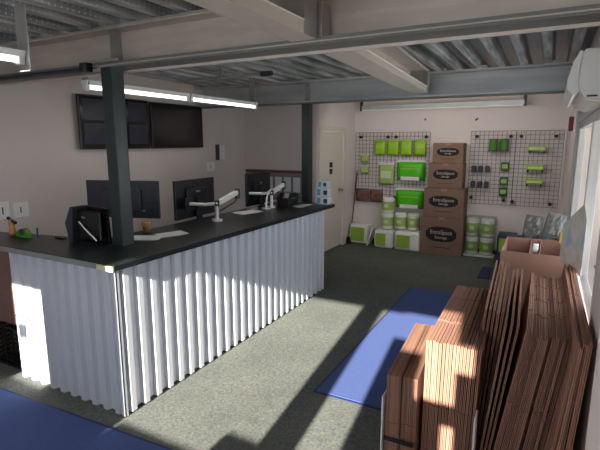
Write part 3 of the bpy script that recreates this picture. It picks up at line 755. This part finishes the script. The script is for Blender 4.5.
# map leaning at window
o = thing('wall_map', (.12, 3.1, .87), 'colourful printed map sheet standing at the window beside the open carton', 'map')
a, b_ = Vector((.105, 3.28)), Vector((.203, 2.90)); nn = Vector((b_.y - a.y, a.x - b_.x)).normalized() * .002
mp_ = MB()
P = [(0, .885), (1, .885), (1, 1.20), (.86, 1.285), (.75, 1.265), (.1, 1.13), (0, 1.12)]
F = [mp_.bm.verts.new((a.x + (b_.x - a.x) * u, a.y + (b_.y - a.y) * u, z)) for u, z in P]; mp_.bm.faces.new(F)
ms = mp_.build('map_sheet', M['mapp'], o); md = ms.modifiers.new('s', 'SOLIDIFY'); md.thickness = .002
MB().box(.095, .128, 3.285, 3.29, .99, 1.06).build('price_label', M['yellow'], o)
paper(.188, 3.2, 1.2, .14, .05, 'white paper tucked beside the open carton at the window', z=.83)

# ------------------------------------------------------------------ far wall: wire grids
def wire_grid(x0, x1, z0, z1, nx, nz, label, clamps):
    o = thing('wire_grid_panel', ((x0 + x1) / 2, YW - .03, z0), label, 'grid panel', 'wire grid panels on the far wall')
    b = MB(); y = YW - .035; r = .0023
    for i in range(nx + 1): x = x0 + (x1 - x0) * i / nx; b.box(x - r, x + r, y - r, y + r, z0, z1)
    for j in range(nz + 1): z = z0 + (z1 - z0) * j / nz; b.box(x0, x1, y - 3 * r, y - r, z - r, z + r)
    b.build('wires', M['wire'], o)
    for (cx, cz) in clamps:
        MB().cyl((cx, YW - .003, cz), (cx, y - .02, cz), .022, n=12).build('wall_clamp', M['rubber'], o)
gz0, gz1 = .72, 1.775
wire_grid(-2.78, -2.19, .68, 1.77, 10, 18, 'leftmost black wire grid panel, behind the green packets', [(-2.70, 1.70), (-2.25, 1.70)])
wire_grid(-2.185, -1.60, .68, 1.77, 10, 18, 'black wire grid panel left of the brown box tower', [(-2.12, 1.70), (-1.66, 1.70), (-2.12, .76)])
wire_grid(-1.02, -.435, .745, 1.775, 10, 18, 'black wire grid panel right of the box tower, holding two green spools', [(-.94, 1.70), (-.50, 1.70), (-.97, .83), (-.53, .81)])
wire_grid(-.43, .14, .745, 1.775, 10, 18, 'black wire grid panel nearest the window wall, holding three tape rollers', [(-.37, 1.70), (.05, 1.70), (-.42, .80), (.05, .79)])

YH = YW - .055
def pack(x0, x1, z0, z1, m, label, group=None, name='hanging_packet', cat='packet', d=.03, header=True, labelm='label', lab=(.2, .45), top='wrap'):
    o = thing(name, ((x0 + x1) / 2, YH, z0), label, cat, group)
    w = x1 - x0; h = z1 - z0; cx = (x0 + x1) / 2
    pc = MB().pillow((cx, YH, z0 + h * .46), w, h * .92, d, crink=.003).build('pouch', M[m], o, smooth=True)
    if header: MB().box(x0 + .005, x1 - .005, YH - .008, YH - .002, z0 + h * .88, z1, bev=.001).build('header_card', M[top], o)
    if labelm: MB().box(x0 + w * .18, x1 - w * .18, YH - d - .004, YH - d + .002, z0 + h * lab[0], z0 + h * lab[1], bev=.001).build('print', M[labelm], pc)
    MB().tube([(cx, YW - .03, z1 - .015), (cx, YH - .015, z1 - .012), (cx, YH - .03, z1)], .003, 6).build('hook', M['wire'], o)
    return o
ws = ['leftmost lime green packet of the row at the top of the grid', 'second lime green packet from the left in the top row', 'third lime green packet from the left in the top row', 'rightmost lime green packet of the row at the top of the grid']
for i in range(4):
    x = -2.455 + i * .208
    pack(x, x + .185, 1.42, 1.665, 'green', ws[i], 'lime green packets in the top row', labelm='greenpale', lab=(.48, .56), top='greenpale')
pack(-2.68, -2.54, 1.31, 1.43, 'greenpale', 'small pale green packet at the left of the grid, upper of two', 'small pale green packets', d=.015, labelm=None)
pack(-2.68, -2.54, 1.13, 1.26, 'greenpale', 'small pale green packet at the left of the grid, lower of two', 'small pale green packets', d=.015, labelm=None)
pack(-2.375, -2.12, .96, 1.31, 'greenpale', 'whitish packet with a pale green print under the lime packets', None, labelm='label', lab=(.3, .62), d=.035)
for z0, z1, lb in ((1.04, 1.355, 'large bright green bag with a white lower band, upper of two'), (.61, .925, 'large bright green bag with a white lower band, lower of two')):
    o = pack(-2.08, -1.64, z0, z1, 'green2', lb, 'large bright green bags', name='packing_bag', cat='bag', d=.06, labelm='wrap', lab=(.02, .2))
    MB().box(-2.0, -1.72, YH - .066, YH - .058, z0 + .17, z0 + .19).build('print_line', M['green'], o)
pack(-2.75, -2.53, .67, .915, 'brownprint', 'packet with a brown picture at the lower left of the grid', 'brown picture packets', d=.012, labelm=None, top='paper')
pack(-2.51, -2.30, .675, .91, 'brownprint', 'packet with a brown picture beside the stacked rolls', 'brown picture packets', d=.012, labelm=None, top='paper')

# rolls
def roll(cx, cy, z0, r, h, label, group, greenm='green', wide=False):
    o = thing('wrapped_roll', (cx, cy, z0), label, 'roll', group)
    MB().lathe([(r * .9, 0), (r, .02), (r, h - .02), (r * .88, h), (r * .3, h), (r * .28, h - .02)], (cx, cy, z0), 24).build('roll', M['wrap'], o, smooth=True)
    rl = MB().lathe([(r + .001, h * .18), (r + .003, h * .19), (r + .003, h * .74), (r + .001, h * .75)], (cx, cy, z0), 24).build('roll_label', M[greenm], o, smooth=True)
    MB().box(cx - r * .35, cx + r * .35, cy - r - .006, cy - r + .001, z0 + h * .38, z0 + h * .58).build('label_print', M['label'], rl)
roll(-2.165, 6.93, .285, .095, .25, 'green labelled roll stacked second from the floor in the left column of rolls', 'rolls under the grid', 'greenpale')
roll(-2.165, 6.93, .537, .095, .24, 'green labelled roll on top of the left column of rolls', 'rolls under the grid', 'greenpale')
roll(-1.955, 6.92, .30, .09, .25, 'green labelled roll on the middle low bundle, left of two', 'rolls under the grid', 'greenpale')
roll(-1.755, 6.92, .30, .09, .25, 'green labelled roll on the low bundle nearest the box tower', 'rolls under the grid', 'greenpale')
def bundle(x0, x1, y0, y1, h, label):
    o = thing('wrapped_bundle', ((x0 + x1) / 2, (y0 + y1) / 2, 0), label, 'bundle', 'white bundles on the floor by the far wall')
    MB().box(x0, x1, y0, y1, 0.002, h, bev=.045, seg=4).build('wrap', M['wrap'], o, smooth=True)
    MB().box(x0 + .03, x0 + (x1 - x0) * .62, y0 - .004, y0 + .002, h * .15, h * .82, bev=.002).build('bundle_label', M['greenlab'], o)
bundle(-2.32, -2.02, 6.74, 7.03, .28, 'white wrapped bundle with a green label under the left column of rolls')
bundle(-1.99, -1.60, 6.72, 7.03, .29, 'white wrapped bundle with a green label right beside the brown box tower')
o = thing('labelled_box', (-2.62, 6.95, 0), 'white box with a large green label in the far left corner', 'box')
b = MB().box(-.15, .15, -.12, .12, 0, .30, bev=.008); mt = Matrix.Translation((-2.62, 6.95, .01)) @ Matrix.Rotation(R(-6), 4, 'X')
bmesh.ops.transform(b.bm, matrix=mt, verts=b.bm.verts); b.build('carton', M['wrap'], o)
b = MB().box(-.13, .10, -.124, -.119, .03, .25); bmesh.ops.transform(b.bm, matrix=mt, verts=b.bm.verts); b.build('box_label', M['greenlab'], o)
b = MB().box(-.01, .01, -.12, .1, 0, .31, bev=.004); bmesh.ops.transform(b.bm, matrix=Matrix.Translation((-2.455, 6.9, .004)) @ Matrix.Rotation(R(17), 4, 'Y'), verts=b.bm.verts)
tag(b.build('foam_sheet', M['wrap']), 'white foam sheet leaning beside the green labelled box', 'foam sheet')

# four wrapped rolls 2x2
for i, x in enumerate((-.90, -.70)):
    for j in range(2):
        roll(x, 6.92, .035 + j * .265, .088, .25, '%s green labelled roll of the wrapped block right of the box tower, %s column' % (('lower', 'upper')[j], ('left', 'right')[i]), 'four rolls wrapped in clear plastic', 'greenlab')
pb = MB().box(-1.01, -.585, 6.815, 7.03, .004, .585, bev=.04, seg=3); tag(pb.build('clear_wrap', M['bag2'], smooth=True), 'clear plastic wrap around the four green labelled rolls', 'plastic wrap')
tag(MB().box(-1.0, -.59, 6.83, 7.02, .006, .032, bev=.004).build('packing_pad', M['wrap']), 'white pad under the four wrapped rolls', 'pad')

# spools, tape rollers
for x, lb in ((-.71, 'dark green spool at the top of the right grids, left of two'), (-.57, 'dark green spool at the top of the right grids, right of two')):
    o = thing('tape_spool', (x, YH, 1.50), lb, 'spool', 'dark green spools')
    MB().cyl((x, YH - .05, 1.51), (x, YH - .05, 1.655), .055, n=20).build('spool', M['green3'], o)
    MB().cyl((x, YH - .05, 1.50), (x, YH - .05, 1.51), .062, n=20).cyl((x, YH - .05, 1.655), (x, YH - .05, 1.665), .062, n=20).build('flange', M['column'], o)
    MB().box(x - .003, x + .003, YH - .05, YW - .03, 1.66, 1.672).build('hook', M['wire'], o)
for z, lb, mm in ((1.49, 'top green tape pack on the grid by the window', 'greenpale'), (1.235, 'middle green tape pack on the grid by the window', 'green'), (1.045, 'bottom green tape pack on the grid by the window', 'green')):
    o = thing('tape_pack', (-.165, YH, z), lb, 'tape pack', 'green tape packs')
    MB().box(-.275, -.06, YH - .07, YH - .005, z + .015, z + .085, bev=.012, seg=2).build('pack', M[mm], o)
    MB().box(-.255, -.08, YH - .073, YH - .069, z + .035, z + .06).build('print', M['label'], o)
    for hx in (-.255, -.08): MB().box(hx - .01, hx + .01, YH - .06, YW - .03, z - .015, z + .015, bev=.002).build('peg', M['rubber'], o)
for z, lb in ((1.225, 'small green and blue pack left of the tape packs, highest of three'), (1.02, 'small green and blue pack left of the tape packs, middle of three'), (.87, 'small green and blue pack left of the tape packs, lowest of three')):
    o = pack(-.60, -.49, z, z + .12, 'green3', lb, 'small green and blue packs', d=.02, labelm='greenpale', lab=(.3, .75), top='navy')
# empty pegs
for z, lb in ((1.20, 'upper'), (.98, 'lower')):
    for k, nm in enumerate(('nearest the box tower', 'in the middle of its row', 'nearest the small packs')):
        x = -.95 + k * .09
        tag(MB().box(x - .03, x + .03, YH - .05, YW - .041, z, z + .09, bev=.008).build('marker_pack', M['wire']), 'dark hanging pack in the %s row %s' % (lb, nm), 'packet', 'dark packs on the right grid')
tag(MB().cyl((-1.69, YW - .001, 1.96), (-1.69, YW - .03, 1.95), .012, n=10).build('wall_hook', M['red']), 'small dark red hook on the far wall above the brown box tower', 'hook')
tag(MB().cyl((-.98, YW - .001, 1.93), (-.95, YW - .03, 1.95), .012, n=10).build('wall_hook', M['red']), 'small dark red hook on the far wall above the right grid panels', 'hook')
# red alarm on right wall, hooks on the far wall
o = thing('fire_alarm', (XR, 6.6, 1.79), 'small dark red alarm on the right wall in the far corner', 'alarm')
MB().box(XR - .05, XR, 6.4, 6.52, 1.75, 1.92, bev=.01).build('housing', M['red'], o)
MB().cyl((XR - .05, 6.46, 1.78), (XR - .07, 6.46, 1.78), .02, n=14).build('lens', M['whiteplastic'], o)

# mop
o = thing('mop', (-2.79, 7.0, 0), 'mop with a reddish handle leaning in the far left corner', 'mop')
MB().tube([(-2.775, 6.90, .10), (-2.755, 6.98, .65), (-2.745, 7.06, 1.15)], .011, 8).build('handle', M['redwood'], o)
MB().prism([(-2.815, 0), (-2.735, 0), (-2.755, .11), (-2.795, .11)], 'y', 6.80, 6.98).build('head', M['rubber'], o)

# ------------------------------------------------------------------ brown box tower
def badge_pts(w, h):
    # oval plaque with notched waist ends
    P = []
    for k in range(9): a = math.pi * (1 - k / 8); P.append((math.cos(a) * w * .5 * .86, h * .30 + math.sin(a) * h * .2))
    P += [(w * .5, h * .18), (w * .5, -h * .18)]
    for k in range(9): a = -math.pi * (k / 8); P.append((math.cos(a) * w * .5 * .86, -h * .30 + math.sin(a) * h * .2))
    P += [(-w * .5, -h * .18), (-w * .5, h * .18)]
    return P
tower = [(-1.595, -1.0, 6.70, .0, .555, 'largest brown branded moving box, at the bottom of the tower'),
         (-1.57, -1.01, 6.71, .557, .965, 'brown branded moving box, second from the bottom of the tower'),
         (-1.53, -1.06, 6.77, .967, 1.325, 'brown branded moving box, second from the top of the tower'),
         (-1.49, -1.07, 6.79, 1.327, 1.61, 'smallest brown branded moving box, at the top of the tower')]
for x0, x1, y0, z0, z1, lb in tower:
    o = thing('moving_box', ((x0 + x1) / 2, y0, z0), lb, 'box', 'tower of brown moving boxes')
    MB().box(x0, x1, y0, 7.05, z0, z1, bev=.004).build('carton', M['cardbox'], o)
    cx = (x0 + x1) / 2; w = (x1 - x0) * .72; h = (z1 - z0) * .40; cz = z0 + (z1 - z0) * .56
    pts = [(cx + px, cz + pz) for px, pz in badge_pts(w, h)]
    bd = MB().prism(pts, 'y', y0 - .002, y0 + .001).build('badge', M['badge'], o)
    text_mesh('lettering', 'ExtraSpace', h * .40, (cx, y0 - .003, cz + h * .12), ROT_FRONT, M['inkwhite'], bd, sx=min(1.2, w * .80 / (h * .40 * 4.9)))
    text_mesh('lettering', 'Storage', h * .26, (cx, y0 - .003, cz - h * .22), ROT_FRONT, M['inkwhite'], bd)
    MB().box(cx - .04, cx + .04, y0 - .002, 7.051, z1 - .0005, z1 + .001).box(cx - .04, cx + .04, y0 - .002, y0 + .001, z1 - .035, z1).build('packing_tape', M['cardopen'], o)
    MB().box(cx - w * .3, cx + w * .3, y0 - .0015, y0 + .001, z0 + (z1 - z0) * .2, z0 + (z1 - z0) * .215).build('print_line', M['badge'], o)

# ------------------------------------------------------------------ air conditioner on right wall
o = thing('air_conditioner', (XR, 2.7, 1.78), 'white split air conditioner high on the right wall above the window', 'air conditioner')
prof = [(.215, 1.80), (.215, 1.995), (.095, 2.0), (.084, 1.985), (.080, 1.93), (.077, 1.87), (.083, 1.835), (.105, 1.802), (.15, 1.79)]
prof = [(min(x, XR), z) for x, z in prof]
MB().prism(prof, 'y', 2.30, 3.12).build('body', M['whiteplastic'], o, bev=.006)
prof2 = [(.062, 1.815), (.038, 1.84), (.036, 1.88), (.052, 1.95), (.074, 1.996), (.086, 1.992), (.079, 1.93), (.078, 1.86), (.085, 1.83)]
MB().prism(prof2, 'y', 2.315, 3.105).build('front_panel', M['whiteplastic'], o, bev=.003)
MB().prism([(.10, 1.797), (.155, 1.783), (.157, 1.788), (.102, 1.803)], 'y', 2.34, 3.08).build('vent_flap', M['whiteplastic'], o)
MB().box(.112, .150, 2.296, 2.30, 1.806, 1.812, mtx=None).build('vent_slot', M['rubber'], o)

# ------------------------------------------------------------------ light, sky
w = bpy.data.worlds.new('sky'); sc.world = w; w.use_nodes = True
nt = w.node_tree; N = nt.nodes; L = nt.links
bg = N['Background']; bg.inputs[0].default_value = (.90, .94, 1.0, 1); bg.inputs[1].default_value = 2.0
sun = bpy.data.lights.new('sun', 'SUN'); sun.energy = 33.0; sun.color = (1.0, .93, .80); sun.angle = R(.6)
so = bpy.data.objects.new('sun', sun); col.objects.link(so)
d = Vector((-.11, 1, -.41)); so.rotation_euler = d.to_track_quat('-Z', 'Y').to_euler()
def area(name, loc, target, sx, sy, e, c):
    a = bpy.data.lights.new(name, 'AREA'); a.shape = 'RECTANGLE'; a.size = sx; a.size_y = sy; a.energy = e; a.color = c
    o = bpy.data.objects.new(name, a); col.objects.link(o); o.location = loc
    o.rotation_euler = (Vector(target) - Vector(loc)).to_track_quat('-Z', 'Y').to_euler(); return o
area('daylight_front', (-1.3, YB + .03, 1.3), (-1.3, 4, .9), 3.6, 1.5, 26, (.80, .88, 1.0))
area('daylight_window', (XR - .05, 3.6, 1.25), (-3, 3.6, .8), 2.6, 1.0, 15, (.85, .92, 1.0))
area('tube_light', (-2.93, 3.3, 1.97), (-2.93, 3.3, 0), .1, 2.1, 6, (1.0, .93, .86))
area('tube_light', (-2.47, .95, 1.99), (-2.47, .95, 0), .1, 1.2, 4, (1.0, .93, .86))
area('far_wall_fill', (-1.2, 5.8, 2.0), (-1.2, 7.1, .8), 2.2, .4, 10, (1.0, .92, .86))  # added fill lamp brightening the far wall, no such fixture there

cam = bpy.data.cameras.new('camera'); co = bpy.data.objects.new('camera', cam); col.objects.link(co)
cam.sensor_width = 36; cam.lens = 460 / 600 * 36; cam.clip_start = .02
co.location = (0, 0, 1.62); co.rotation_euler = (R(90 - 10.2), 0, R(28.3))
sc.camera = co
sc.view_settings.view_transform = 'Standard'
sc.view_settings.look = 'None'
sc.view_settings.exposure = 0
